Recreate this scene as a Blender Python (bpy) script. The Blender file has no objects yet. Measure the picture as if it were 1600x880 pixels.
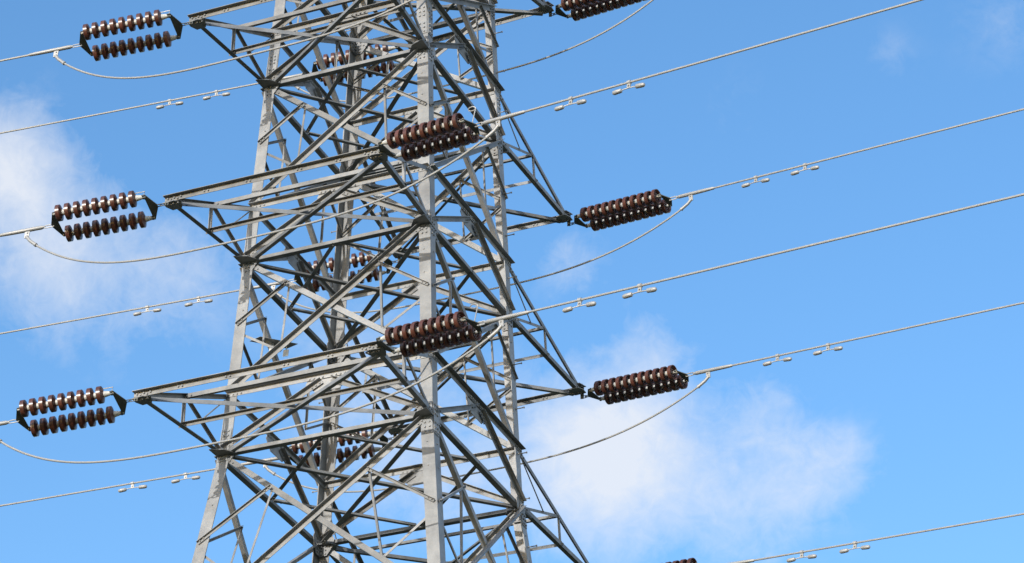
import bpy, bmesh, math, random
from mathutils import Vector, Matrix
random.seed(4)
V = Vector
C = bpy.context.scene.collection

# ------------------------------------------------------------------ camera
cam_d = bpy.data.cameras.new("camera")
cam = bpy.data.objects.new("camera", cam_d); C.objects.link(cam)
R_ = V((0.91365403, 0.40614579, 0.01679)); U_ = V((0.17576305, -0.43196079, 0.88460004)); F_ = V((-0.3665292, 0.80526733, 0.46604814))
cam.matrix_world = Matrix(((R_.x, U_.x, -F_.x, 19.3057), (R_.y, U_.y, -F_.y, -39.5185), (R_.z, U_.z, -F_.z, -29.2374), (0, 0, 0, 1)))
cam_d.sensor_width = 36; cam_d.lens = 36 * 4622.4 / 1600
cam_d.shift_x = 101.575 / 1600; cam_d.shift_y = 213.1 / 1600      # a crop of a larger frame
cam_d.clip_start = 0.5; cam_d.clip_end = 6000
bpy.context.scene.camera = cam

# ------------------------------------------------------------------ sky, sun, exposure
SUN = V((-0.107, -0.95, 0.270)).normalized()                          # towards the sun
el = math.asin(SUN.z); az = math.atan2(SUN.x, SUN.y)
w = bpy.data.worlds.new("World"); bpy.context.scene.world = w; w.use_nodes = True
N = w.node_tree.nodes; LK = w.node_tree.links; N.clear()
def wn(t, **kw):
    n = N.new(t)
    for k, v in kw.items(): setattr(n, k, v)
    return n
def wmath(op, a, b=None, clamp=False):
    n = wn('ShaderNodeMath', operation=op); n.use_clamp = clamp
    for i, x in enumerate((a, b)):
        if x is None: continue
        if isinstance(x, (int, float)): n.inputs[i].default_value = x
        else: LK.new(x, n.inputs[i])
    return n.outputs[0]
sky = wn('ShaderNodeTexSky', sky_type='NISHITA'); sky.sun_disc = False
sky.sun_elevation = el; sky.sun_rotation = az
sky.altitude = 0; sky.air_density = 1.0; sky.dust_density = 0.9; sky.ozone_density = 1.6
hs = wn('ShaderNodeHueSaturation'); hs.inputs['Hue'].default_value = 0.502; hs.inputs['Saturation'].default_value = 1.25; hs.inputs['Value'].default_value = 1.0
LK.new(sky.outputs[0], hs.inputs['Color'])
tc = wn('ShaderNodeTexCoord')
def noise(scale, detail, rough, off=(0, 0, 0), dist=0.0):
    mp = wn('ShaderNodeMapping'); mp.inputs['Location'].default_value = off; LK.new(tc.outputs['Generated'], mp.inputs['Vector'])
    n = wn('ShaderNodeTexNoise'); n.inputs['Scale'].default_value = scale; n.inputs['Detail'].default_value = detail
    n.inputs['Roughness'].default_value = rough; n.inputs['Distortion'].default_value = dist; LK.new(mp.outputs[0], n.inputs['Vector'])
    return n.outputs['Fac']
n_big = noise(12, 9, 0.60, (0.3, 0.1, 0.7), 0.5); n_small = noise(46, 8, 0.66, (1.3, 0.4, 0.2), 0.6)
nz = wmath('ADD', wmath('MULTIPLY', n_big, 0.72), wmath('MULTIPLY', n_small, 0.28))
# cloud banks: each a direction in the sky, an angular radius and a density
CLOUDS = [((-0.4802, 0.6968, 0.5328), 0.0189, 1.00),
          ((-0.4730, 0.7116, 0.5196), 0.0208, 0.60),
          ((-0.4548, 0.7335, 0.5051), 0.0284, 0.50),
          ((-0.4814, 0.7206, 0.4991), 0.0227, 0.35),
          ((-0.4334, 0.7427, 0.5104), 0.0151, 0.30),
          ((-0.3194, 0.8393, 0.4399), 0.0284, 0.85),
          ((-0.3281, 0.8265, 0.4573), 0.0265, 0.62),
          ((-0.3038, 0.8295, 0.4686), 0.0227, 0.55),
          ((-0.2810, 0.8533, 0.4392), 0.0227, 0.55),
          ((-0.3001, 0.8205, 0.4866), 0.0136, 0.40),
          ((-0.2653, 0.8432, 0.4676), 0.0129, 0.48),
          ((-0.2440, 0.8583, 0.4514), 0.0129, 0.50),
          ((-0.2600, 0.8583, 0.4424), 0.0151, 0.35),
          ((-0.3189, 0.7981, 0.5112), 0.0129, 0.42),
          ((-0.3695, 0.8134, 0.4493), 0.0265, 0.55),
          ((-0.3889, 0.7980, 0.4604), 0.0227, 0.30),
          ((-0.2042, 0.7976, 0.5676), 0.0083, 0.20),
          ((-0.1652, 0.8026, 0.5732), 0.0151, 0.22),
          ((-0.4001, 0.7744, 0.4901), 0.0341, 0.22),
          ((-0.2561, 0.7912, 0.5554), 0.0114, 0.10)]
tot = None
nv = wn('ShaderNodeVectorMath', operation='NORMALIZE'); LK.new(tc.outputs['Generated'], nv.inputs[0])
for d, r, k in CLOUDS:
    ds = wn('ShaderNodeVectorMath', operation='DISTANCE'); LK.new(nv.outputs[0], ds.inputs[0]); ds.inputs[1].default_value = d
    g = wmath('POWER', 2.718, wmath('MULTIPLY', wmath('POWER', wmath('DIVIDE', ds.outputs['Value'], r), 2.0), -1.0))
    g = wmath('MULTIPLY', g, k)
    tot = g if tot is None else wmath('ADD', tot, g)
# ragged edges: the bank thins out where the fractal noise is low
n_fine = noise(120, 6, 0.65, (0.7, 1.9, 0.1), 0.8)
nz2 = wmath('ADD', nz, wmath('MULTIPLY', wmath('SUBTRACT', n_fine, 0.5), 0.22))
dens = wmath('MULTIPLY', wmath('ADD', wmath('MULTIPLY', tot, 0.85), wmath('MULTIPLY', wmath('SUBTRACT', nz2, 0.51), 2.2)), 1.0)
dens = wmath('MULTIPLY', wmath('SUBTRACT', dens, 0.09), 1.05, True)
dens = wmath('MULTIPLY', dens, wmath('MULTIPLY', tot, 3.2, True), True)
dens = wmath('MULTIPLY', dens, 0.86, True)
far = wn('ShaderNodeVectorMath', operation='DISTANCE'); LK.new(nv.outputs[0], far.inputs[0]); far.inputs[1].default_value = (-0.40, 0.78, 0.48)
away = wmath('MULTIPLY', wmath('SUBTRACT', far.outputs['Value'], 0.35), 3.5, True)
n_fill = noise(3.2, 8, 0.58, (0.9, 0.2, 0.5), 0.3)
fill_clouds = wmath('MULTIPLY', away, wmath('MULTIPLY', wmath('SUBTRACT', n_fill, 0.46), 7.0, True), True)  # unseen bright clouds added outside the view, for stronger neutral fill light
sk2 = wn('ShaderNodeMix', data_type='RGBA'); LK.new(fill_clouds, sk2.inputs['Factor']); LK.new(hs.outputs[0], sk2.inputs['A']); sk2.inputs['B'].default_value = (4.6, 4.8, 5.1, 1)
mix = wn('ShaderNodeMix', data_type='RGBA'); LK.new(dens, mix.inputs['Factor']); LK.new(sk2.outputs['Result'], mix.inputs['A'])
mix.inputs['B'].default_value = (2.98, 3.08, 3.28, 1)
bg = wn('ShaderNodeBackground'); bg.inputs['Strength'].default_value = 0.15
LK.new(mix.outputs['Result'], bg.inputs['Color'])
wo = wn('ShaderNodeOutputWorld'); LK.new(bg.outputs[0], wo.inputs['Surface'])

sd = bpy.data.lights.new("sun", 'SUN'); sd.energy = 2.0; sd.angle = math.radians(0.5); sd.color = (1.0, 0.975, 0.94)
so = bpy.data.objects.new("sun", sd); C.objects.link(so); so.rotation_euler = SUN.to_track_quat('Z', 'Y').to_euler(); so.location = SUN * 60
vs = bpy.context.scene.view_settings
vs.view_transform = 'Standard'; vs.look = 'None'; vs.gamma = 1; vs.use_curve_mapping = False; vs.exposure = 0.95

# ------------------------------------------------------------------ materials
def mat(name, build):
    m = bpy.data.materials.new(name); m.use_nodes = True
    nt = m.node_tree; b = nt.nodes['Principled BSDF']
    build(nt, b); return m
def tex_noise(nt, scale, detail=4, rough=0.6, vec=None, stretch=None):
    t = nt.nodes.new('ShaderNodeTexCoord'); n = nt.nodes.new('ShaderNodeTexNoise')
    n.inputs['Scale'].default_value = scale; n.inputs['Detail'].default_value = detail; n.inputs['Roughness'].default_value = rough
    if stretch:
        mp = nt.nodes.new('ShaderNodeMapping'); mp.inputs['Scale'].default_value = stretch
        nt.links.new(t.outputs['Object'], mp.inputs['Vector']); nt.links.new(mp.outputs[0], n.inputs['Vector'])
    else: nt.links.new(t.outputs['Object'], n.inputs['Vector'])
    return n.outputs['Fac']
def ramp(nt, fac, stops):
    r = nt.nodes.new('ShaderNodeValToRGB'); e = r.color_ramp.elements
    while len(e) < len(stops): e.new(0.5)
    for i, (p, c) in enumerate(stops): e[i].position = p; e[i].color = (*c, 1)
    nt.links.new(fac, r.inputs['Fac']); return r.outputs['Color']
def mixc(nt, fac, a, b, mode='MIX'):
    m = nt.nodes.new('ShaderNodeMix'); m.data_type = 'RGBA'; m.blend_type = mode
    if isinstance(fac, float): m.inputs['Factor'].default_value = fac
    else: nt.links.new(fac, m.inputs['Factor'])
    for k, x in (('A', a), ('B', b)):
        if isinstance(x, tuple): m.inputs[k].default_value = (*x, 1)
        else: nt.links.new(x, m.inputs[k])
    return m.outputs['Result']
def bump(nt, b, h, s, d=0.003):
    n = nt.nodes.new('ShaderNodeBump'); n.inputs['Strength'].default_value = s; n.inputs['Distance'].default_value = d
    nt.links.new(h, n.inputs['Height']); nt.links.new(n.outputs[0], b.inputs['Normal'])
def steel(lo, hi, metal, tint=(0.30, 0.24, 0.17)):
    def f(nt, b):
        a = ramp(nt, tex_noise(nt, 2.6, 5, 0.62), [(0.28, lo), (0.72, hi)])
        sp = ramp(nt, tex_noise(nt, 60, 2, 0.5), [(0.35, (0.95, 0.95, 0.95)), (0.65, (1.03, 1.03, 1.03))])
        c = mixc(nt, 1.0, a, sp, 'MULTIPLY')
        st = ramp(nt, tex_noise(nt, 9, 5, 0.75, stretch=(1, 1, 0.22)), [(0.60, (0, 0, 0)), (0.78, (0.40, 0.40, 0.40))])
        c = mixc(nt, st, c, tint)
        oi = nt.nodes.new('ShaderNodeObjectInfo')
        v = ramp(nt, oi.outputs['Random'], [(0.0, (0.72, 0.71, 0.69)), (0.5, (0.95, 0.95, 0.94)), (1.0, (1.14, 1.14, 1.15))])
        c = mixc(nt, 1.0, c, v, 'MULTIPLY')
        nt.links.new(c, b.inputs['Base Color'])
        b.inputs['Metallic'].default_value = metal
        rr = ramp(nt, tex_noise(nt, 14, 4), [(0.3, (0.40, 0.40, 0.40)), (0.7, (0.62, 0.62, 0.62))])
        nt.links.new(rr, b.inputs['Roughness'])
        bump(nt, b, tex_noise(nt, 30, 3), 0.05)
    return f
M_STEEL = mat("galvanised_steel", steel((0.170, 0.170, 0.170), (0.335, 0.335, 0.330), 0.10))
M_BRACE = mat("weathered_galvanised_steel", steel((0.122, 0.122, 0.119), (0.275, 0.273, 0.266), 0.10))
M_HARD = mat("dark_forged_steel", steel((0.075, 0.08, 0.072), (0.15, 0.155, 0.14), 0.2, (0.12, 0.10, 0.07)))
M_FIT = mat("forged_galvanised_fitting", steel((0.36, 0.36, 0.36), (0.52, 0.52, 0.51), 0.2))
def alum(nt, b):
    c = ramp(nt, tex_noise(nt, 7, 5, 0.7), [(0.3, (0.32, 0.318, 0.31)), (0.7, (0.37, 0.367, 0.357))]); nt.links.new(c, b.inputs['Base Color'])
    b.inputs['Metallic'].default_value = 0.25; b.inputs['Roughness'].default_value = 0.5
    bump(nt, b, tex_noise(nt, 40, 2), 0.05, 0.001)
M_ALU = mat("weathered_aluminium", alum)
def porcelain(nt, b):
    c = ramp(nt, tex_noise(nt, 8, 5, 0.65), [(0.3, (0.066, 0.023, 0.015)), (0.7, (0.122, 0.044, 0.028))])
    oi = nt.nodes.new('ShaderNodeObjectInfo'); v = ramp(nt, oi.outputs['Random'], [(0, (0.78, 0.80, 0.8)), (1, (1.15, 1.1, 1.1))])
    nt.links.new(mixc(nt, 1.0, c, v, 'MULTIPLY'), b.inputs['Base Color'])
    b.inputs['Roughness'].default_value = 0.36; b.inputs['Coat Weight'].default_value = 0.10; b.inputs['Coat Roughness'].default_value = 0.15
    bump(nt, b, tex_noise(nt, 22, 3), 0.12, 0.004)
M_PORC = mat("brown_glazed_porcelain", porcelain)
def capm(nt, b):
    c = ramp(nt, tex_noise(nt, 16, 4, 0.7), [(0.3, (0.44, 0.43, 0.40)), (0.7, (0.62, 0.61, 0.57))]); nt.links.new(c, b.inputs['Base Color'])
    b.inputs['Roughness'].default_value = 0.55; b.inputs['Metallic'].default_value = 0.1
M_CAP = mat("pale_insulator_cap", capm)
def grass(nt, b):
    c = ramp(nt, tex_noise(nt, 0.08, 8, 0.7), [(0.3, (0.018, 0.024, 0.009)), (0.55, (0.030, 0.037, 0.013)), (0.75, (0.050, 0.047, 0.021))]); nt.links.new(c, b.inputs['Base Color'])
    b.inputs['Roughness'].default_value = 0.95; bump(nt, b, tex_noise(nt, 3, 6), 0.6, 0.2)
M_GRASS = mat("rough_grass", grass)
def conc(nt, b):
    c = ramp(nt, tex_noise(nt, 3, 6), [(0.3, (0.28, 0.27, 0.25)), (0.7, (0.38, 0.37, 0.34))]); nt.links.new(c, b.inputs['Base Color']); b.inputs['Roughness'].default_value = 0.9
M_CONC = mat("concrete", conc)
def signm(nt, b):
    c = ramp(nt, tex_noise(nt, 6, 4), [(0.3, (0.62, 0.62, 0.60)), (0.7, (0.74, 0.74, 0.72))]); nt.links.new(c, b.inputs['Base Color']); b.inputs['Roughness'].default_value = 0.5
M_SIGN = mat("white_painted_sheet", signm)

# ------------------------------------------------------------------ mesh helpers
class MB:
    def __init__(s): s.v = []; s.f = []; s.smooth = []
    def add(s, verts, faces, smooth=False):
        o = len(s.v); s.v += [tuple(p) for p in verts]; s.f += [tuple(o + i for i in f) for f in faces]; s.smooth += [smooth] * len(faces)
    def prism(s, pts0, pts1):
        n = len(pts0)
        s.add(list(pts0) + list(pts1), [tuple(range(n))[::-1], tuple(range(n, 2 * n))] + [(i, (i + 1) % n, n + (i + 1) % n, n + i) for i in range(n)])
    def angle(s, p0, p1, a, n, w1, w2, t):
        """rolled angle section: heel on p0-p1, one flange along a, the other along n"""
        prof = [(0, 0), (w1, 0), (w1, t), (t, t), (t, w2), (0, w2)]
        s.prism([p0 + a * x + n * y for x, y in prof], [p1 + a * x + n * y for x, y in prof])
    def tube(s, pts, r, n=8, caps=True, radii=None):
        rings = []
        prev = None
        for i, p in enumerate(pts):
            d = (pts[min(i + 1, len(pts) - 1)] - pts[max(i - 1, 0)]).normalized()
            if prev is None: prev = d.orthogonal().normalized()
            prev = (prev - d * prev.dot(d)).normalized(); q = d.cross(prev)
            rr = radii[i] if radii else r
            rings.append([p + (prev * math.cos(2 * math.pi * k / n) + q * math.sin(2 * math.pi * k / n)) * rr for k in range(n)])
        o = [p for rg in rings for p in rg]; f = []
        for i in range(len(pts) - 1):
            for k in range(n): f.append((i * n + k, i * n + (k + 1) % n, (i + 1) * n + (k + 1) % n, (i + 1) * n + k))
        s.add(o, f, True)
        if caps: s.add(rings[0], [tuple(range(n))[::-1]]); s.add(rings[-1], [tuple(range(n))])
    def bolt(s, p, d, r=0.017, h=0.018):
        d = d.normalized(); a = d.orthogonal().normalized(); b = d.cross(a); ph = random.random()
        q = [(a * math.cos(ph + k * math.pi / 3) + b * math.sin(ph + k * math.pi / 3)) * r for k in range(6)]
        s.prism([p - d * 0.004 + x for x in q], [p + d * h + x for x in q])
    def plate(s, pts, n, t):
        s.prism([p for p in pts], [p + n * t for p in pts])
    def lathe(s, prof, ax, o, n=24):
        ax = ax.normalized(); a = ax.orthogonal().normalized(); b = ax.cross(a); vs_ = []; f = []
        for (x, r) in prof:
            for k in range(n): vs_.append(o + ax * x + (a * math.cos(2 * math.pi * k / n) + b * math.sin(2 * math.pi * k / n)) * r)
        for i in range(len(prof) - 1):
            for k in range(n): f.append((i * n + k, i * n + (k + 1) % n, (i + 1) * n + (k + 1) % n, (i + 1) * n + k))
        s.add(vs_, f, True)
    def mesh(s, name, m):
        me = bpy.data.meshes.new(name); me.from_pydata(s.v, [], s.f); me.materials.append(m)
        for p, sm in zip(me.polygons, s.smooth): p.use_smooth = sm
        bm = bmesh.new(); bm.from_mesh(me); bmesh.ops.recalc_face_normals(bm, faces=bm.faces[:]); bm.to_mesh(me); bm.free()
        if any(s.smooth):
            try: me.set_sharp_from_angle(angle=math.radians(42))
            except Exception: pass
        return me
    def build(s, name, m, parent=None):
        o = bpy.data.objects.new(name, s.mesh(name, m)); C.objects.link(o)
        if parent: o.parent = parent
        return o
def tag(o, label, cat, group=None, kind=None):
    o['label'] = label
    if cat: o['category'] = cat
    if group: o['group'] = group
    if kind: o['kind'] = kind
    return o
def empty(name, loc=(0, 0, 0)):
    o = bpy.data.objects.new(name, None); C.objects.link(o); o.location = loc; o.empty_display_size = 0.3; return o
def copy_tree(o, parent=None):
    c = o.copy(); C.objects.link(c); c.parent = parent
    for ch in list(o.children): copy_tree(ch, c)
    return c

# ------------------------------------------------------------------ ground
GZ = -30.9
g = MB(); nseg = 48; ring = [V((2500 * math.cos(2 * math.pi * k / nseg), 2500 * math.sin(2 * math.pi * k / nseg), GZ)) for k in range(nseg)]
g.add([V((0, 0, GZ))] + ring, [(0, 1 + k, 1 + (k + 1) % nseg) for k in range(nseg)])
o = g.build("ground", M_GRASS); o['kind'] = 'structure'; o['label'] = 'rough green grass field below the pylon'

# ------------------------------------------------------------------ tower geometry
ZL = {0: 2.87, 1: 0.0, 2: -3.6, 3: -7.283}; ZU = {0: 3.90, 1: 1.073, 2: -2.549, 3: -6.212, 4: -10.75}
ZTOP = 6.2; Z3 = ZL[3]; SB = 0.12
def half(z):
    if z >= Z3: return V((1.5656 - 0.0478 * z, 1.6241 - 0.0326 * z, 0))
    d = Z3 - z; return V((1.9137 + SB * d, 1.8615 + SB * d, 0))
SG = {'L': (-1, -1), 'F': (1, -1), 'R': (1, 1), 'B': (-1, 1)}
def node(k, z): h = half(z); return V((SG[k][0] * h.x, SG[k][1] * h.y, z))
FACES = {'front': ('L', 'F', V((0, -1, 0))), 'right': ('F', 'R', V((1, 0, 0))), 'back': ('R', 'B', V((0, 1, 0))), 'left': ('B', 'L', V((-1, 0, 0)))}
LEGW, LEGT = 0.205, 0.016

tower = empty("lattice_tower", (0, 0, GZ))
tag(tower, "tall grey galvanised steel lattice pylon carrying brown insulators", "pylon")
OFF = V((0, 0, -GZ))
def tb(mb, name, m, parent=None):
    """link a mesh given in world coordinates under the tower (or one of its parts)"""
    o = bpy.data.objects.new(name, mb.mesh(name, m)); C.objects.link(o)
    o.parent = parent or tower
    if parent is None: o.location = OFF
    return o

def member(name, p0, p1, n, mode, w1, w2, t=None, parent=None, inset=0.0, m=None, bolts=2, off=None, end_out=0.0):
    """angle bar along p0-p1 lying in the plane with outward normal n.
    out_top: outstanding flange at the top edge pointing outward; in_bot / in_top: pointing inward"""
    t = t or max(0.007, w1 * 0.085)
    d = (p1 - p0).normalized(); a = n.cross(d).normalized()
    if a.z < -1e-4 or (abs(a.z) <= 1e-4 and a.x + a.y < 0): a = -a
    nn = d.cross(a).normalized()
    if nn.dot(n) < 0: nn = -nn
    q0 = p0 + d * inset; q1 = p1 - d * inset
    j = random.uniform(0, 0.0015)
    mb = MB()
    if mode[:3] == 'out':
        o = (0.003 if off is None else off) + j
        s = 1 if mode == 'out_top' else -1
        base = a * (w1 / 2 * s) + nn * o
        mb.angle(q0 + base, q1 + base, -a * s, nn, w1, w2, t); fz = o + t; fd = nn
    else:
        o = -(0.019 if off is None else off) - j
        s = 1 if mode == 'in_top' else -1
        base = a * (w1 / 2 * s) + nn * o
        mb.angle(q0 + base, q1 + base, -a * s, -nn, w1, w2, t); fz = o; fd = nn
    L = (q1 - q0).length
    if bolts:
        for e, sgn in ((q0, 1), (q1, -1)):
            for k in range(bolts):
                mb.bolt(e + d * sgn * (0.05 + 0.075 * k) + nn * fz - a * (0.012 if w1 > 0.07 else 0), fd, 0.016 if w1 > 0.07 else 0.012)
    return tb(mb, name, m or M_BRACE, parent)

# ---- legs: one rolled angle per corner, from the footing to the top, with splice plates and bolts
def leg_dirs(k): return V((-SG[k][0], 0, 0)), V((0, -SG[k][1], 0))
for k in 'LFRB':
    mb = MB(); ax, ay = leg_dirs(k)
    top = node(k, ZTOP); mid = node(k, Z3); bot = node(k, GZ)
    prof = [(0, 0), (LEGW, 0), (LEGW, LEGT), (LEGT, LEGT), (LEGT, LEGW), (0, LEGW)]
    secs = [[p + ax * x + ay * y for x, y in prof] for p in (top, mid)]
    mb.prism(secs[0], secs[1])
    big = [(x * 1.06, y * 1.06) for x, y in prof]
    secs = [[p + ax * x + ay * y for x, y in big] for p in (mid, bot)]
    mb.prism(secs[0], secs[1])
    lg = tb(mb, "leg", M_STEEL)
    # splice cover plates with bolt rows on both flanges
    for zc, hh in ((0.58, 0.30), (Z3 - 0.10, 0.30)) if k != 'L' else ((0.36, 0.24), (Z3 + 0.12, 0.30)):
        sp = MB()
        for (u, n_, other) in ((ax, -ay, ay), (ay, -ax, ax)):
            c0, c1 = node(k, zc - hh), node(k, zc + hh)
            pl = [c0 + u * 0.012, c0 + u * 0.195, c1 + u * 0.195, c1 + u * 0.012]
            sp.plate([p + n_ * 0.002 for p in pl], n_, 0.010)
            for r in range(7):
                if r == 3: continue
                for cc in (0.06, 0.14):
                    sp.bolt(c0.lerp(c1, (r + 0.5) / 7) + u * cc + n_ * 0.012, n_, 0.018, 0.02)
        tb(sp, "splice_plate", M_STEEL, lg)
    # step bolts
    if k in 'RB':
        z = 4.0; s = 0
        while z > -11.5:
            b = MB(); p = node(k, z)
            if s % 2 == 0: dr, base = ax * -1, p + ay * 0.09
            else: dr, base = ay * -1, p + ax * 0.09
            b.tube([base, base + dr * 0.155], 0.010, 7); b.tube([base + dr * 0.15, base + dr * 0.165], 0.018, 7); b.tube([base, base + dr * 0.022], 0.017, 6)
            tb(b, "step_bolt", M_STEEL, lg); z -= 0.43; s += 1
    # stray unused bolt holes' bolts along the leg
    st = MB()
    for z in [ZL[i] - 0.55 for i in (1, 2, 3)] + [ZL[i] - 1.0 for i in (1, 2, 3)] + [ZU[i] + 0.1 for i in (1, 2, 3)]:
        st.bolt(node(k, z) + ax * 0.12 - ay * 0.0, -ay, 0.013, 0.012); st.bolt(node(k, z - 0.02) + ay * 0.12, -ax, 0.013, 0.012)
    tb(st, "bolt_row", M_STEEL, lg)

# ---- bracing of the four faces
BIG, MED, SML = 0.092, 0.092, 0.043
for fn, (a, b, n) in FACES.items():
    seen_in = fn in ('back', 'left')
    hm = 'in_top' if seen_in else 'out_top'
    lm = 'out_bot' if seen_in else 'in_bot'
    for i in range(4):
        u0, u1, l0, l1 = node(a, ZU[i]), node(b, ZU[i]), node(a, ZL[i]), node(b, ZL[i])
        d = (u1 - u0).normalized()
        over = 0.06 if fn == 'right' else 0.0
        member("horizontal_beam", u0 + d * 0.01, u1 + d * over, n, hm, BIG * (.85 if fn == "left" else 1), BIG * (.7 if fn == "left" else .95), m=M_STEEL, bolts=4)
        member("horizontal_beam", l0 + d * 0.03, l1 - d * 0.03, n, lm, MED * 0.68, MED * 1.15, bolts=2)
        M = (u0 + u1) / 2
        for e, md in ((l0, 'out_top'), (l1, 'out_top')):
            dd = (e - M).normalized()
            member("knee_brace", M + dd * 0.10 - V((0, 0, .05)), e - dd * 0.09, n, hm if not seen_in else 'in_top', 0.085, 0.08, off=0.014 if not seen_in else 0.032, bolts=3)
        # gusset in the middle of the upper beam
        gp = MB(); o_ = 0.004
        z_ = V((0, 0, 1))
        pts = [M - d * 0.34 + z_ * 0.02, M + d * 0.34 + z_ * 0.02, M + d * 0.40 - z_ * 0.10, M + d * 0.22 - z_ * 0.27, M - d * 0.22 - z_ * 0.27, M - d * 0.40 - z_ * 0.10]
        nout = n if not seen_in else n
        gp.plate([p - n * 0.018 for p in pts], n, 0.010)
        for s in (-1, 1):
            for q in range(4): gp.bolt(M + d * s * (0.08 + 0.08 * q) - z_ * 0.02 + n * (0.013 if not seen_in else -0.018), n if not seen_in else -n, 0.018, 0.02)
            for q in range(2):
                for q2 in range(2): gp.bolt(M + d * s * (0.20 + 0.07 * q + .03 * q2) - z_ * (0.12 + 0.04 * q + 0.06 * q2) + n * (-0.008 if not seen_in else -0.018), n if not seen_in else -n, 0.018, 0.02)
        tb(gp, "gusset_plate", M_STEEL)
        # gussets at the lower nodes, one per leg end on this face
        for e, dd in ((l0, d), (l1, -d)):
            gp = MB()
            pts = [e + dd * 0.008 + z_ * 0.16, e + dd * 0.21 + z_ * 0.18, e + dd * 0.30 + z_ * 0.03, e + dd * 0.27 - z_ * 0.12, e + dd * 0.16 - z_ * 0.27, e + dd * 0.0 - z_ * 0.27]
            lift = 0.0065
            gp.plate([p + n * (0.002 if not seen_in else -0.030) for p in pts], n, 0.008)
            for r in range(4):
                for cc in (0.06, 0.135): gp.bolt(e + dd * cc + z_ * (-0.23 + 0.07 * r) + n * (0.010 if not seen_in else -0.030), n if not seen_in else -n, 0.018, 0.02)
            for r in range(2): gp.bolt(e + dd * (0.20 + 0.05 * r) - z_ * (0.10 + 0.035 * r) + n * (0.010 if not seen_in else -0.030), n if not seen_in else -n, 0.018, 0.02)
            tb(gp, "gusset_plate", M_STEEL)
    # X panels: from the upper beam of the bay below to the lower node of the bay above
    for (zt, zb) in ((ZL[0], ZU[1]), (ZL[1], ZU[2]), (ZL[2], ZU[3]), (ZL[3], ZU[4])):
        ta, tb_, ba, bb = node(a, zt), node(b, zt), node(a, zb), node(b, zb)
        X = BIG if zt < ZL[3] + .1 else MED
        dA = (bb - ta).normalized(); dB = (ba - tb_).normalized()
        if not seen_in:
            m1, m2 = 'in_bot', 'out_top'                              # one lies inside with a flat face outward, its partner outside
        else: m1, m2 = 'in_top', 'out_bot'
        z_ = V((0, 0, 1))
        o1 = member("diagonal_brace", ta + dA * 0.16, bb - dA * 0.12, n, m1, X, X * 0.9, m=M_STEEL, bolts=3)
        o2 = member("diagonal_brace", tb_ + dB * 0.10, ba - dB * 0.06, n, m2, X, X * 0.9, m=M_STEEL, bolts=3, off=0.012 if not seen_in else 0.004)
        for (s, e, lg, pa, pb) in ((ta, bb, a, ta.lerp(bb, .25), ba.lerp(tb_, .26)), (tb_, ba, b, tb_.lerp(ba, .25), bb.lerp(ta, .26))):
            ml = node(lg, (zt + zb) / 2)
            dp = (pa - ml).normalized()
            flat = 'out_top' if not seen_in else 'in_top'
            member("secondary_brace", ml + (pa - ml).normalized() * 0.05, pa, n, flat, SML + .008, SML, bolts=2, off=0.020 if not seen_in else 0.028)
            member("secondary_brace", ml + (pb - ml).normalized() * 0.07 - z_ * .06, pb, n, 'in_top', SML, SML, bolts=1, off=0.030)
            dpv = pa + (n.cross(z_)) * 0.0
            member("secondary_brace", pa, pb, n, 'in_top', SML * .85, SML * .85, bolts=1, off=0.034)

# ---- horizontal plan bracing at the lower nodes
for i in range(1, 4):
    z = ZL[i]; P = {k: node(k, z) for k in 'LFRB'}; up = V((0, 0, 1))
    mids = [(P['L'] + P['F']) / 2, (P['F'] + P['R']) / 2, (P['R'] + P['B']) / 2, (P['B'] + P['L']) / 2]
    def flatbar(p0, p1, wv, dz):
        d = (p1 - p0).normalized(); a = up.cross(d).normalized()
        mb = MB(); t = 0.008; c = up * dz
        if a.y > 0: a = -a                                             # standing flange on the camera-facing edge
        mb.angle(p0 + c - a * wv / 2, p1 + c - a * wv / 2, a, up, wv, wv, t)
        for e, sg in ((p0, 1), (p1, -1)):
            for q in range(2): mb.bolt(e + d * sg * (0.06 + 0.07 * q) + c, -up, 0.015)
        tb(mb, "plan_brace", M_BRACE)
    for q in range(4): flatbar(mids[q].lerp(mids[(q + 1) % 4], 0.02), mids[q].lerp(mids[(q + 1) % 4], 0.98), 0.07, -0.020 - 0.012 * (q % 2))
    flatbar(P['L'].lerp(P['R'], .03), P['L'].lerp(P['R'], .97), 0.085, -0.046)
    flatbar(P['F'].lerp(P['B'], .03), P['F'].lerp(P['B'], .97), 0.085, -0.060)

# ---- small sheet plates clamped inside the tower near the lowest near arm
pm = MB(); c = node('L', ZL[2]).lerp(node('B', ZU[3]), 0.36) + V((0.02, 0, 0.02)); d1 = V((0.71, 0.70, 0)); d2 = V((0.95, -0.29, 0))
pm.plate([c - d1 * .34 - d2 * .13, c + d1 * .34 - d2 * .13, c + d1 * .34 + d2 * .13, c - d1 * .34 + d2 * .13], V((0, 0, 1)), 0.006)
tb(pm, "mounting_plate", M_STEEL)
for (t0, w_, h_) in ((-.02, .13, .12), (.22, .10, .14)):
    pm = MB(); q = c + d1 * t0 - V((0, 0, .22)); e = V((1, 0.1, 0)).normalized()
    pm.plate([q - e * w_ * .5, q + e * w_ * .5, q + e * w_ * .5 + V((0, .02, h_)), q - e * w_ * .5 + V((0, .02, h_))], V((0, 1, 0)), 0.004)
    pm.tube([q + V((0, .02, h_)), q + V((0, .02, .23))], 0.008, 6)
    tb(pm, "mounting_plate", M_SIGN)

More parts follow.
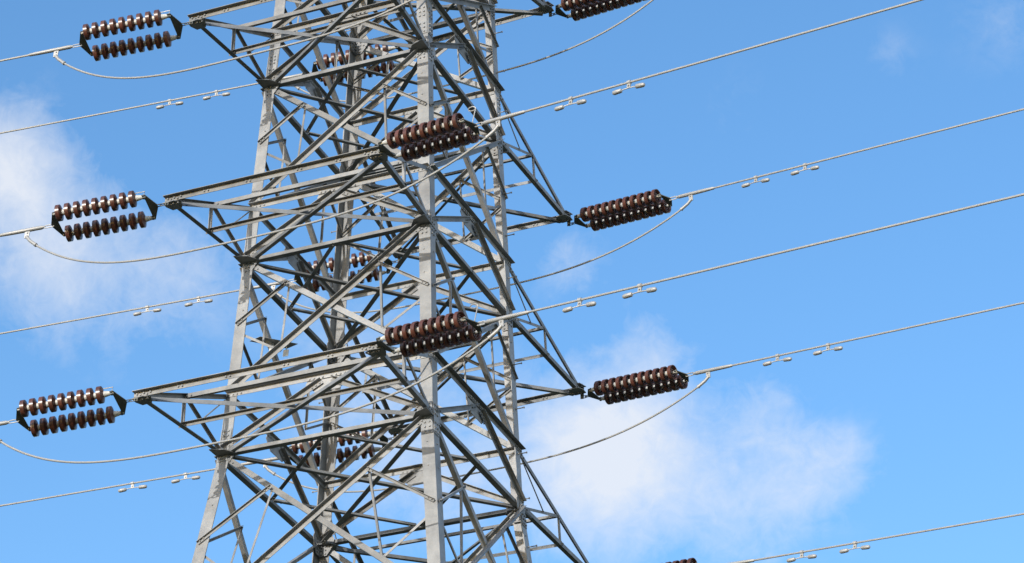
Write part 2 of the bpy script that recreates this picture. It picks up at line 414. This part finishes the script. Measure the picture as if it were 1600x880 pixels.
# ---- cross arms
ARM_N = {0: (1.52, 3.9, 4.45), 1: (1.748, 3.95, -0.0906), 2: (1.917, 4.04, -3.69), 3: (2.095, 4.253, -7.374)}
ARM_F = {0: (1.52, 4.0, 4.50), 1: (1.748, 4.361, -0.0906), 2: (1.917, 4.564, -3.69), 3: (2.095, 4.88, -7.36)}
HANG = {'A': -.08, 'B': -.03, 'T': -.13, 'S': -.13}                 # shackle plates hang a little below the arm tips
ARM_SKEW = {0: (0.14, -0.11), 2: (0.09, -0.10)}
def arm_tips(i, near):
    e, ad, z = (ARM_N if near else ARM_F)[i]; s = -1 if near else 1
    sl, dz_ = (ARM_SKEW.get(i, (0, 0)) if not near else (0, 0))
    return V((-e + sl, s * ad, z + dz_)), V((e, s * ad, z))
def cross_arm(i, near):
    s = -1 if near else 1; n = V((0, s, 0)); up = V((0, 0, 1))
    kl, kr = ('L', 'F') if near else ('B', 'R')
    zl, zu = (ZL[i], ZU[i]) if i else (ZU[0], 5.0)
    Ll, Lu, Rl, Ru = node(kl, zl), node(kl, zu), node(kr, zl), node(kr, zu)
    P, Q = arm_tips(i, near)
    main = MB()
    def bar(mb, p0, p1, a, nn, w1, w2, bolts=2):
        d = (p1 - p0).normalized(); a = (a - d * a.dot(d)).normalized(); nn = (nn - d * nn.dot(d) - a * nn.dot(a)).normalized()
        mb.angle(p0, p1, a, nn, w1, w2, max(0.007, w1 * .09))
        for e, sg in ((p0, 1), (p1, -1)):
            for q in range(bolts): mb.bolt(e + d * sg * (.06 + .08 * q) + a * w1 * .5, -nn, 0.015)
    for tip, lo, hi, ix in ((P, Ll, Lu, 1), (Q, Rl, Ru, -1)):
        inn = V((ix, 0, 0))
        bar(main, tip - up * .035 + inn * .01, lo - up * .02, up, inn, 0.078, 0.082)          # lower chord: heel low and outside
        bar(main, tip + up * .05 + inn * .012, hi + V((0, s * 0.02, 0)), -up, inn, 0.072, 0.07)         # upper chord
    ed = (Q - P).normalized(); ey = V((0, -1, 0)); eo = ey * (.022 if near else -.002)
    main.angle(P - ed * .04 + up * .045 + eo, Q + ed * .05 + up * .045 + eo, -up, ey, .092, .085, .0095)
    for e, sg in ((P, 1), (Q, -1)):
        for q in range(5): main.bolt(e + ed * sg * (.02 + .06 * q) + eo + ey * .0095 + up * (.002 - .02 * (q % 2)), ey, 0.017, .02)
    for t in (.18, .38, .62, .8):
        for q in (0, .07): main.bolt(P.lerp(Q, t) + ed * q + eo + ey * .0095 - up * .005, ey, 0.017, .02)
    arm = tb(main, "cross_arm", M_BRACE)
    def sub(name, p0, p1, mode, w1, w2, nrm=None, off=None, bolts=2, m=None):
        return member(name, p0, p1, nrm or n, mode, w1, w2, parent=arm, off=off, bolts=bolts, m=m or M_BRACE)
    d = (Q - P).normalized()
    top, bot, topin = ('out_top', 'in_bot', 'out_top') if near else ('in_top', 'out_bot', 'in_top')
    mUL, mLL, mUR, mLR = P.lerp(Lu, .5), P.lerp(Ll, .52), Q.lerp(Ru, .5), Q.lerp(Rl, .5)
    sub("tie_bar", mUL + d * .02, mUR - d * .02, 'in_bot', 0.074, 0.052)
    sub("tie_bar", mLL - d * .03, mLR + d * .02, "out_top", 0.064, 0.062)
    sub("lattice_brace", P + (Rl - P).normalized() * .18 - up * .03, Rl - up * .035, 'in_top' if near else 'in_bot', 0.074, 0.05)
    sub("lattice_brace", Ll - up * .02, Q - (Q - Ll).normalized() * .12 - up * .05, bot, 0.06, 0.07, off=0.05)
    for mu, ml, lo, hi, ix in ((mUL, mLL, Ll, Lu, 1), (mUR, mLR, Rl, Ru, -1)):
        nx = V((-ix, 0, 0))
        sub("lattice_brace", mu, ml, 'in_top', 0.052, 0.045, nrm=nx, off=0.012, bolts=1)
        sub("lattice_brace", mu, lo, 'in_top', 0.052, 0.052, nrm=nx, off=0.016, bolts=1)
        thin = MB(); thin.tube([hi - up * .10 + V((0, s * .03, 0)), mu.lerp(lo, .45)], 0.012, 6)
        tb(thin, "tie_rod", M_BRACE, arm)
    # flat plates: under the tips and under the inner lower nodes
    for tip, lo, ix in ((P, Ll, 1), (Q, Rl, -1)):
        inn = V((ix, 0, 0)); y = V((0, s, 0)); tp = MB(); c = tip - up * .055
        tp.plate([c - inn * .08 + y * .03, c + inn * .13 + y * .05, c + inn * .24 - y * .02, c + inn * .16 - y * .20, c - inn * .02 - y * .22, c - inn * .08 - y * .10], up, 0.012)
        c2 = tip + up * .07
        tp.plate([c2 - inn * .08 + y * .03, c2 + inn * .12 + y * .04, c2 + inn * .10 - y * .14, c2 - inn * .02 - y * .15], up, 0.012)
        for q in range(5): tp.bolt(c + inn * (.0 + .045 * q) - y * (.02 + .02 * (q % 2)), -up, 0.017, 0.02)
        for q in range(3): tp.bolt(c2 + inn * (-.02 + .05 * q) - y * .03 + up * .01, up, 0.016, 0.03)
        tb(tp, "tip_plate", M_STEEL, arm)
        hp = MB(); hz = -(HANG['A'] if (near and ix > 0) else HANG['B'] if near else HANG['T'])
        hp.plate([tip + y * .024 + inn * .035 - up * .03, tip + y * .024 - inn * .035 - up * .03, tip + y * .024 - inn * .03 - up * (hz + .03), tip + y * .024 + inn * .03 - up * (hz + .03)], y, .012)
        hp.bolt(tip + y * .036 - up * hz, y, .018, .03); hp.bolt(tip + y * .024 - up * hz, -y, .018, .03)
        tb(hp, "hanger_plate", M_HARD, arm)
        np_ = MB(); c = lo - up * .075
        np_.plate([c + y * .30 - inn * .03, c + y * .22 + inn * .20, c + y * .02 + inn * .34, c - y * .10 + inn * .24, c - y * .12 - inn * .02], up, 0.012)
        tb(np_, "node_plate", M_BRACE, arm)
    return arm
for i in range(4):
    cross_arm(i, True); cross_arm(i, False)

# ---- rest of the tower down to the ground and up to its peak
lb = MB()
zs = [ZU[4], -16.5, -23.0, GZ + 0.4]
for fn, (a, b, n) in FACES.items():
    for q in range(3):
        z0, z1 = zs[q], zs[q + 1]
        lb.angle(node(a, z0), node(b, z0), V((0, 0, -1)), -n, .11, .11, .01)
        for p0, p1, o_ in ((node(a, z0), node(b, z1), -.03), (node(b, z0), node(a, z1), .005)):
            d = (p1 - p0).normalized(); aa = n.cross(d).normalized()
            lb.angle(p0 + n * o_, p1 + n * o_, aa, -n if o_ < 0 else n, .11, .10, .01)
tb(lb, "lower_bracing", M_BRACE)
pk = MB()
for fn, (a, b, n) in FACES.items():
    pk.angle(node(a, ZTOP), node(b, ZTOP), V((0, 0, -1)), -n, .1, .1, .01)
    for p0, p1, o_ in ((node(a, ZTOP), node(b, ZU[0] + .1), -.03), (node(b, ZTOP), node(a, ZU[0] + .1), .005)):
        d = (p1 - p0).normalized(); pk.angle(p0 + n * o_, p1 + n * o_, n.cross(d).normalized(), -n if o_ < 0 else n, .09, .09, .009)
    apex = V((0, 0, ZTOP + 3.2)); p0 = node(a, ZTOP); d = (apex - p0).normalized()
    pk.tube([p0, apex], 0.05, 6)
tb(pk, "tower_peak", M_BRACE)
for k in 'LFRB':
    f = MB(); p = node(k, GZ); q = [V((x, y, 0)) for x, y in ((-.5, -.5), (.5, -.5), (.5, .5), (-.5, .5))]
    f.prism([p + x - V((0, 0, .3)) for x in q], [p + x * .8 + V((0, 0, .35)) for x in q]); tb(f, "footing", M_CONC)

# ------------------------------------------------------------------ insulator sets
TH = math.radians(11); DROOP = 0.09
DIR = {1: V((math.cos(TH), -math.sin(TH), -DROOP)).normalized(), -1: V((-math.cos(TH), -math.sin(TH), -DROOP)).normalized()}
SEP = {1: V((math.sin(TH), math.cos(TH), -0.06)), -1: V((-math.sin(TH), math.cos(TH), -0.20))}
def disc_mesh():
    mb = MB()
    mb.lathe([(0.040, .048), (0.050, .060), (0.058, .092), (0.066, .116), (0.071, .128), (0.0725, .134), (0.075, .1375), (0.138, .138), (0.1405, .1345), (0.142, .129), (0.139, .123),
              (0.112, .112), (0.098, .104), (0.096, .098), (0.120, .088), (0.122, .083), (0.097, .076), (0.095, .068), (0.114, .058), (0.112, .050), (0.092, .042), (0.090, .022)], V((1, 0, 0)), V((0, 0, 0)), 32)
    return mb.mesh("insulator_disc", M_PORC)
DISC = disc_mesh()
def link(mb, c, ax, nrm, L, W, r):
    ax = ax.normalized(); b = nrm.cross(ax).normalized(); pts = []
    for k in range(17):
        t = 2 * math.pi * k / 16; x = math.cos(t); y = math.sin(t)
        pts.append(c + ax * (L / 2 - W / 2) * (1 if x > 0 else -1) * min(1, abs(x) * 3) + ax * x * W / 2 + b * y * W / 2)
    mb.tube(pts, r, 6, caps=False)
X, Y, Z = V((1, 0, 0)), V((0, 1, 0)), V((0, 0, 1))
def make_set(chain, lead, nd, sp, hs_, tail, horn):
    """built along local +X from the arm tip; returns the root and the x where the conductor clamp starts"""
    root = empty("insulator_set")
    cm = MB(); nl = max(1, round(chain / 0.085)); L = chain / nl + 0.03
    for k in range(nl): link(cm, X * (chain / nl * (k + .5)), X, Z if k % 2 else Y, L, 0.045, 0.0085)
    cm.build("chain", M_HARD, root)
    y0 = chain; y1 = chain + 0.12
    yk = MB(); yk.plate([V((y0 - .035, -.03, -.007)), V((y0 - .035, .03, -.007)), V((y1 - .03, hs_ + .045, -.007)), V((y1 + .03, hs_ + .045, -.007)), V((y1 + .032, hs_ - .01, -.007)), V((y1 - .002, hs_ - .06, -.007)), V((y1 - .002, -hs_ + .06, -.007)), V((y1 + .032, -hs_ + .01, -.007)), V((y1 + .03, -hs_ - .045, -.007)), V((y1 - .03, -hs_ - .045, -.007))], Z, .014)
    for yy in (-hs_, hs_): yk.bolt(V((y1, yy, .007)), Z, .022, .03); yk.bolt(V((y1, yy, -.007)), -Z, .022, .03)
    yk.build("yoke_plate", M_HARD, root)
    d0 = y1 + lead; xe = d0 + (nd - 1) * sp; y2 = xe + 0.185
    for yy in (-hs_, hs_):
        c0 = V((0, yy, 0)); st = MB()
        st.lathe([(y1 - .03, .004), (y1 - .03, .018), (y1 + .02, .020), (max(y1 + .022, d0 - .06), .034), (d0 + .03, .050), (d0 + .036, .052), (d0 + .045, .050)], X, c0, 14)
        for k in range(nd):
            x = d0 + k * sp
            if k: st.lathe([(x - sp + .085, .018), (x - .060, .018), (x - .058, .038), (x - .05, .046), (x + .02, .050), (x + .044, .053)], X, c0, 14)
        st.lathe([(xe + .085, .016), (xe + .13, .016), (xe + .13, .026), (y2 + .03, .024), (y2 + .03, .004)], X, c0, 10)
        so_ = st.build("insulator_string", M_CAP, root)
        for k in range(nd):
            o = bpy.data.objects.new("insulator_disc", DISC); C.objects.link(o); o.parent = so_; o.location = (d0 + k * sp, yy, 0); o.rotation_euler = (random.uniform(0, 6.28), 0, 0)
    y3 = y2 + 0.10; k2 = hs_ * 0.98
    yk = MB(); yk.plate([V((y3 + .035, -.03, -.007)), V((y3 + .035, .03, -.007)), V((y2 + .03, k2 + .045, -.007)), V((y2 - .03, k2 + .045, -.007)), V((y2 - .032, k2 - .01, -.007)), V((y2 + .002, k2 - .06, -.007)), V((y2 + .002, -k2 + .06, -.007)), V((y2 - .032, -k2 + .01, -.007)), V((y2 - .03, -k2 - .045, -.007)), V((y2 + .03, -k2 - .045, -.007))], Z, .014)
    for yy in (-k2, k2): yk.bolt(V((y2, yy, .007)), Z, .022, .03); yk.bolt(V((y2, yy, -.007)), -Z, .022, .03)
    yk.build("yoke_plate", M_HARD, root)
    lk = MB(); link(lk, X * (y3 + .02 + tail / 2), X, Y, tail + .05, 0.055, 0.010); lk.build("shackle", M_FIT, root)
    if horn == 'tower':
        h = MB(); h.tube([V((y1 + .01, -hs_, -.01)), V((y1 - .02, -hs_ - .02, -.10)), V((y1 + .28, -hs_ - .02, -.10))], .008, 7); h.build("arcing_horn", M_FIT, root)
    if horn == 'line':
        h = MB(); q = V((y3 - .02, 0, 0))
        pts = [q + V((0, -.05, .03)), q + V((0.03, -.06, .27))]
        for k in range(9): t = 2 * math.pi * k / 9; pts.append(q + V((-0.04 + .07 * math.cos(t), -.06 - .02 * math.sin(t), .29 + .025 * math.sin(t))))
        h.tube(pts, .009, 7); h.build("arcing_horn", M_FIT, root)
    return root, y3 + tail + .03
def place_set(root, P, side):
    D = DIR[side]; Yv = SEP[side]; Yv = (Yv - D * Yv.dot(D)).normalized(); Zv = D.cross(Yv)
    root.matrix_world = Matrix(((D.x, Yv.x, Zv.x, P.x), (D.y, Yv.y, Zv.y, P.y), (D.z, Yv.z, Zv.z, P.z), (0, 0, 0, 1)))
SETS = {}
tips_ = {}
for i in range(4):
    A_, B_ = arm_tips(i, True); tips_[('A', i)], tips_[('B', i)] = A_, B_
    A_, B_ = arm_tips(i, False); tips_[('S', i)], tips_[('T', i)] = A_, B_
KINDS = {'A': ((0.19, 0.085, 9, 0.157, 0.25, 0.12, 'tower'), -1), 'B': ((0.05, 0.125, 9, 0.157, 0.195, 0.10, 'line'), 1),
         'T': ((0.17, 0.080, 11, 0.154, 0.175, 0.12, None), 1), 'S': ((0.17, 0.12, 10, 0.150, 0.235, 0.12, None), -1)}
WHICH = {'A': (1, 2, 3), 'B': (1, 2, 3), 'T': (0, 1, 2, 3), 'S': (0, 1, 2)}
LAB = {('A', 1): "double brown insulator string pulling left, highest of three in the clear left sky",
       ('A', 2): "double brown insulator string pulling left, middle of three in the clear left sky",
       ('A', 3): "double brown insulator string pulling left, lowest of three in the clear left sky",
       ('B', 1): "double brown insulator string above the top edge in front of the pylon",
       ('B', 2): "double brown insulator string crossing the front leg, upper of two",
       ('B', 3): "double brown insulator string crossing the front leg, lower of two",
       ('T', 0): "double brown insulator string right of the pylon, cut by the top edge",
       ('T', 1): "double brown insulator string right of the pylon, against the plain blue sky",
       ('T', 2): "double brown insulator string right of the pylon, in front of the white cloud",
       ('T', 3): "double brown insulator string at the bottom edge, only its topmost discs showing",
       ('S', 0): "brown insulator string behind the pylon lattice, highest of three there",
       ('S', 1): "brown insulator string behind the pylon lattice, middle of three there",
       ('S', 2): "brown insulator string behind the pylon lattice, lowest of three there"}
CLAMP = {}
for kd, (args, side) in KINDS.items():
    proto = None
    for i in WHICH[kd]:
        if proto is None: proto, xc = make_set(*args); o = proto
        else: o = copy_tree(proto)
        tip = tips_[(kd, i)] + V((0, -.03 if kd in 'AB' else .03, HANG[kd])); place_set(o, tip, side)
        tag(o, LAB[(kd, i)], "insulator", "double tension insulator strings on the pylon arms")
        CLAMP[(kd, i)] = (tip + DIR[side] * xc, side)

# ------------------------------------------------------------------ conductors, dampers and jumpers
WR = 0.0178
def wire_pt(c, side, s): D = DIR[side]; return c + D * s + V((0, 0, 1)) * (DROOP / 260.0) * s * s
CL = {('A', 1): "conductor leaving left from the highest left insulator string", ('A', 2): "conductor leaving left from the middle left insulator string",
      ('A', 3): "conductor leaving left from the lowest left insulator string", ('B', 1): "conductor leaving right above the top edge",
      ('B', 2): "conductor running right from the upper front insulator string, reaching the top edge", ('B', 3): "conductor running right from the lower front insulator string",
      ('T', 0): "conductor leaving right from the insulator string at the top edge", ('T', 1): "conductor running right from the insulator string against plain blue sky",
      ('T', 2): "conductor running right from the insulator string before the white cloud", ('T', 3): "conductor crossing the bottom right corner of the sky",
      ('S', 0): "conductor running left from behind the pylon, highest of three", ('S', 1): "conductor running left from behind the pylon, middle of three", ('S', 2): "conductor running left from behind the pylon, lowest of three"}
for key, (c, side) in CLAMP.items():
    root = empty("power_conductor", c); tag(root, "grey stranded " + CL[key], "power line", "conductors strung from the pylon")
    mb = MB(); mb.tube([wire_pt(c, side, s) - c for s in [0.3 + 0.4 * k for k in range(12)] + [6 + 3 * k for k in range(45)]], WR, 8); mb.build("wire", M_ALU, root)
    mb = MB(); ss = [0.0, .03, .06, .40, .62, .78, .80]; rr = [.020, .024, .034, .034, .032, .027, WR]
    mb.tube([wire_pt(c, side, s) - c for s in ss], .03, 10, radii=rr)
    mb.build("dead_end_clamp", M_ALU, root)
def jumper(kl, kr, i, label):
    (cl, sl), (cr, sr) = CLAMP[(kl, i)], CLAMP[(kr, i)]
    a = wire_pt(cl, sl, .30); b = wire_pt(cr, sr, .30)
    root = empty("jumper_cable", a); tag(root, label, "jumper cable", "jumper cables looping under the arms")
    pts = []; n = 60; Dp = 0.96
    for k in range(n + 1):
        t = k / n; u = 0.5 - 0.5 * math.cos(math.pi * t); u = 0.35 * t + 0.65 * u
        p = a.lerp(b, u); q = abs(2 * u - 1)
        pts.append(p - V((0, 0, 0.17 + (Dp) * (1 - q ** (4.0 if t < .5 else 2.9)))))
    mb = MB(); ka = next(q for q in range(1, 20) if (pts[q] - pts[0]).length > .17); kb = next(q for q in range(1, 20) if (pts[-1 - q] - pts[-1]).length > .17)
    mb.tube([p - a for p in pts[ka:len(pts) - kb]], WR, 8); mb.build("cable", M_ALU, root)
    for e, seq, D in ((a, pts, DIR[sl]), (b, pts[::-1], DIR[sr])):
        lg = MB(); up = V((0, 0, 1)); dn = (seq[3] - seq[0]).normalized()
        nrm = V((-D.y, D.x, 0)).normalized()
        h = (D - up * D.dot(up)).normalized()
        k_ = next(q for q in range(1, 20) if (seq[q] - seq[0]).length > .20)
        foot = e - up * .15 + h * .012
        lg.plate([e - up * .015 - h * .042 - nrm * .008, e - up * .015 + h * .042 - nrm * .008, foot + h * .036 - nrm * .008, foot - h * .036 - nrm * .008], nrm, .016)
        for q in (.055, .115): lg.bolt(e - up * q + nrm * .008, nrm, .014, .018); lg.bolt(e - up * q - nrm * .008, -nrm, .014, .018)
        lg.tube([foot + up * .03, foot.lerp(seq[k_], .35), seq[k_]], .028, 9)
        lg.tube([seq[k_] - (seq[k_] - foot).normalized() * .02, seq[k_] + (seq[k_] - foot).normalized() * .012], .034, 9)
        lg.v = [tuple(V(v) - a) for v in lg.v]
        lg.build("terminal_lug", M_ALU, root)
jumper('A', 'B', 1, "jumper cable sagging across the front of the pylon, highest of three")
jumper('A', 'B', 2, "jumper cable sagging across the front of the pylon, middle of three")
jumper('A', 'B', 3, "jumper cable sagging across the front of the pylon, lowest of three")
jumper('S', 'T', 0, "jumper cable passing behind the pylon, highest on its right side")
jumper('S', 'T', 1, "jumper cable passing behind the pylon, middle one on its right side")
jumper('S', 'T', 2, "jumper cable passing behind the pylon, lowest on its right side")

def make_damper():
    root = empty("vibration_damper")
    cl = MB(); cl.tube([V((-.028, 0, 0)), V((.028, 0, 0))], .034, 10)
    cl.plate([V((-.026, -.012, -.02)), V((.026, -.012, -.02)), V((.030, -.012, -.10)), V((-.030, -.012, -.10))], Y, .024)
    cl.bolt(V((0, -.012, -.062)), -Y, .015, .02); cl.bolt(V((0, .012, -.062)), Y, .015, .02); cl.build("clamp", M_ALU, root)
    ms = MB(); ms.tube([V((-.17, 0, -.112)), V((-.08, 0, -.098)), V((.08, 0, -.098)), V((.17, 0, -.112))], .010, 6); ms.build("messenger_wire", M_FIT, root)
    for s in (-1, 1):
        wt = MB(); wt.lathe([(0, .002), (.0, .026), (.01, .034), (.10, .037), (.135, .034), (.155, .022), (.16, .002)], V((s, 0, -.05)), V((s * .125, 0, -.108)), 14); wt.build("weight", M_ALU, root)
    return root
DAMP = [('B', 2, 1.642, 2.681), ('B', 3, 1.682, 2.706), ('T', 1, 1.663, 2.666), ('T', 2, 1.706, 2.700), ('T', 3, 1.719, 2.727), ('S', 0, 1.863, 2.836), ('S', 1, 1.813, 2.851), ('S', 2, 1.877, 2.925)]   # metres along each wire from its clamp
DNAME = {('B', 2): "on the conductor of the upper front string", ('B', 3): "on the conductor of the lower front string", ('T', 1): "on the right conductor against plain blue sky",
         ('T', 2): "on the right conductor before the white cloud", ('T', 3): "on the conductor in the bottom right corner", ('S', 0): "on the highest of three far conductors running left",
         ('S', 1): "on the middle of three far conductors running left", ('S', 2): "on the lowest of three far conductors running left"}
proto = None
for kd, i, s0, s1 in DAMP:
    c, side = CLAMP[(kd, i)]
    for s, wd in ((s0, "pylon side"), (s1, "outer side")):
        if proto is None: o = proto = make_damper()
        else: o = copy_tree(proto)
        D = (wire_pt(c, side, s + .1) - wire_pt(c, side, s)).normalized(); Yv = V((-D.y, D.x, 0)).normalized(); Zv = D.cross(Yv); p = wire_pt(c, side, s)
        o.matrix_world = Matrix(((D.x, Yv.x, Zv.x, p.x), (D.y, Yv.y, Zv.y, p.y), (D.z, Yv.z, Zv.z, p.z), (0, 0, 0, 1)))
        tag(o, "grey damper " + DNAME[(kd, i)] + ", " + wd, "damper", "vibration dampers clipped under the conductors")
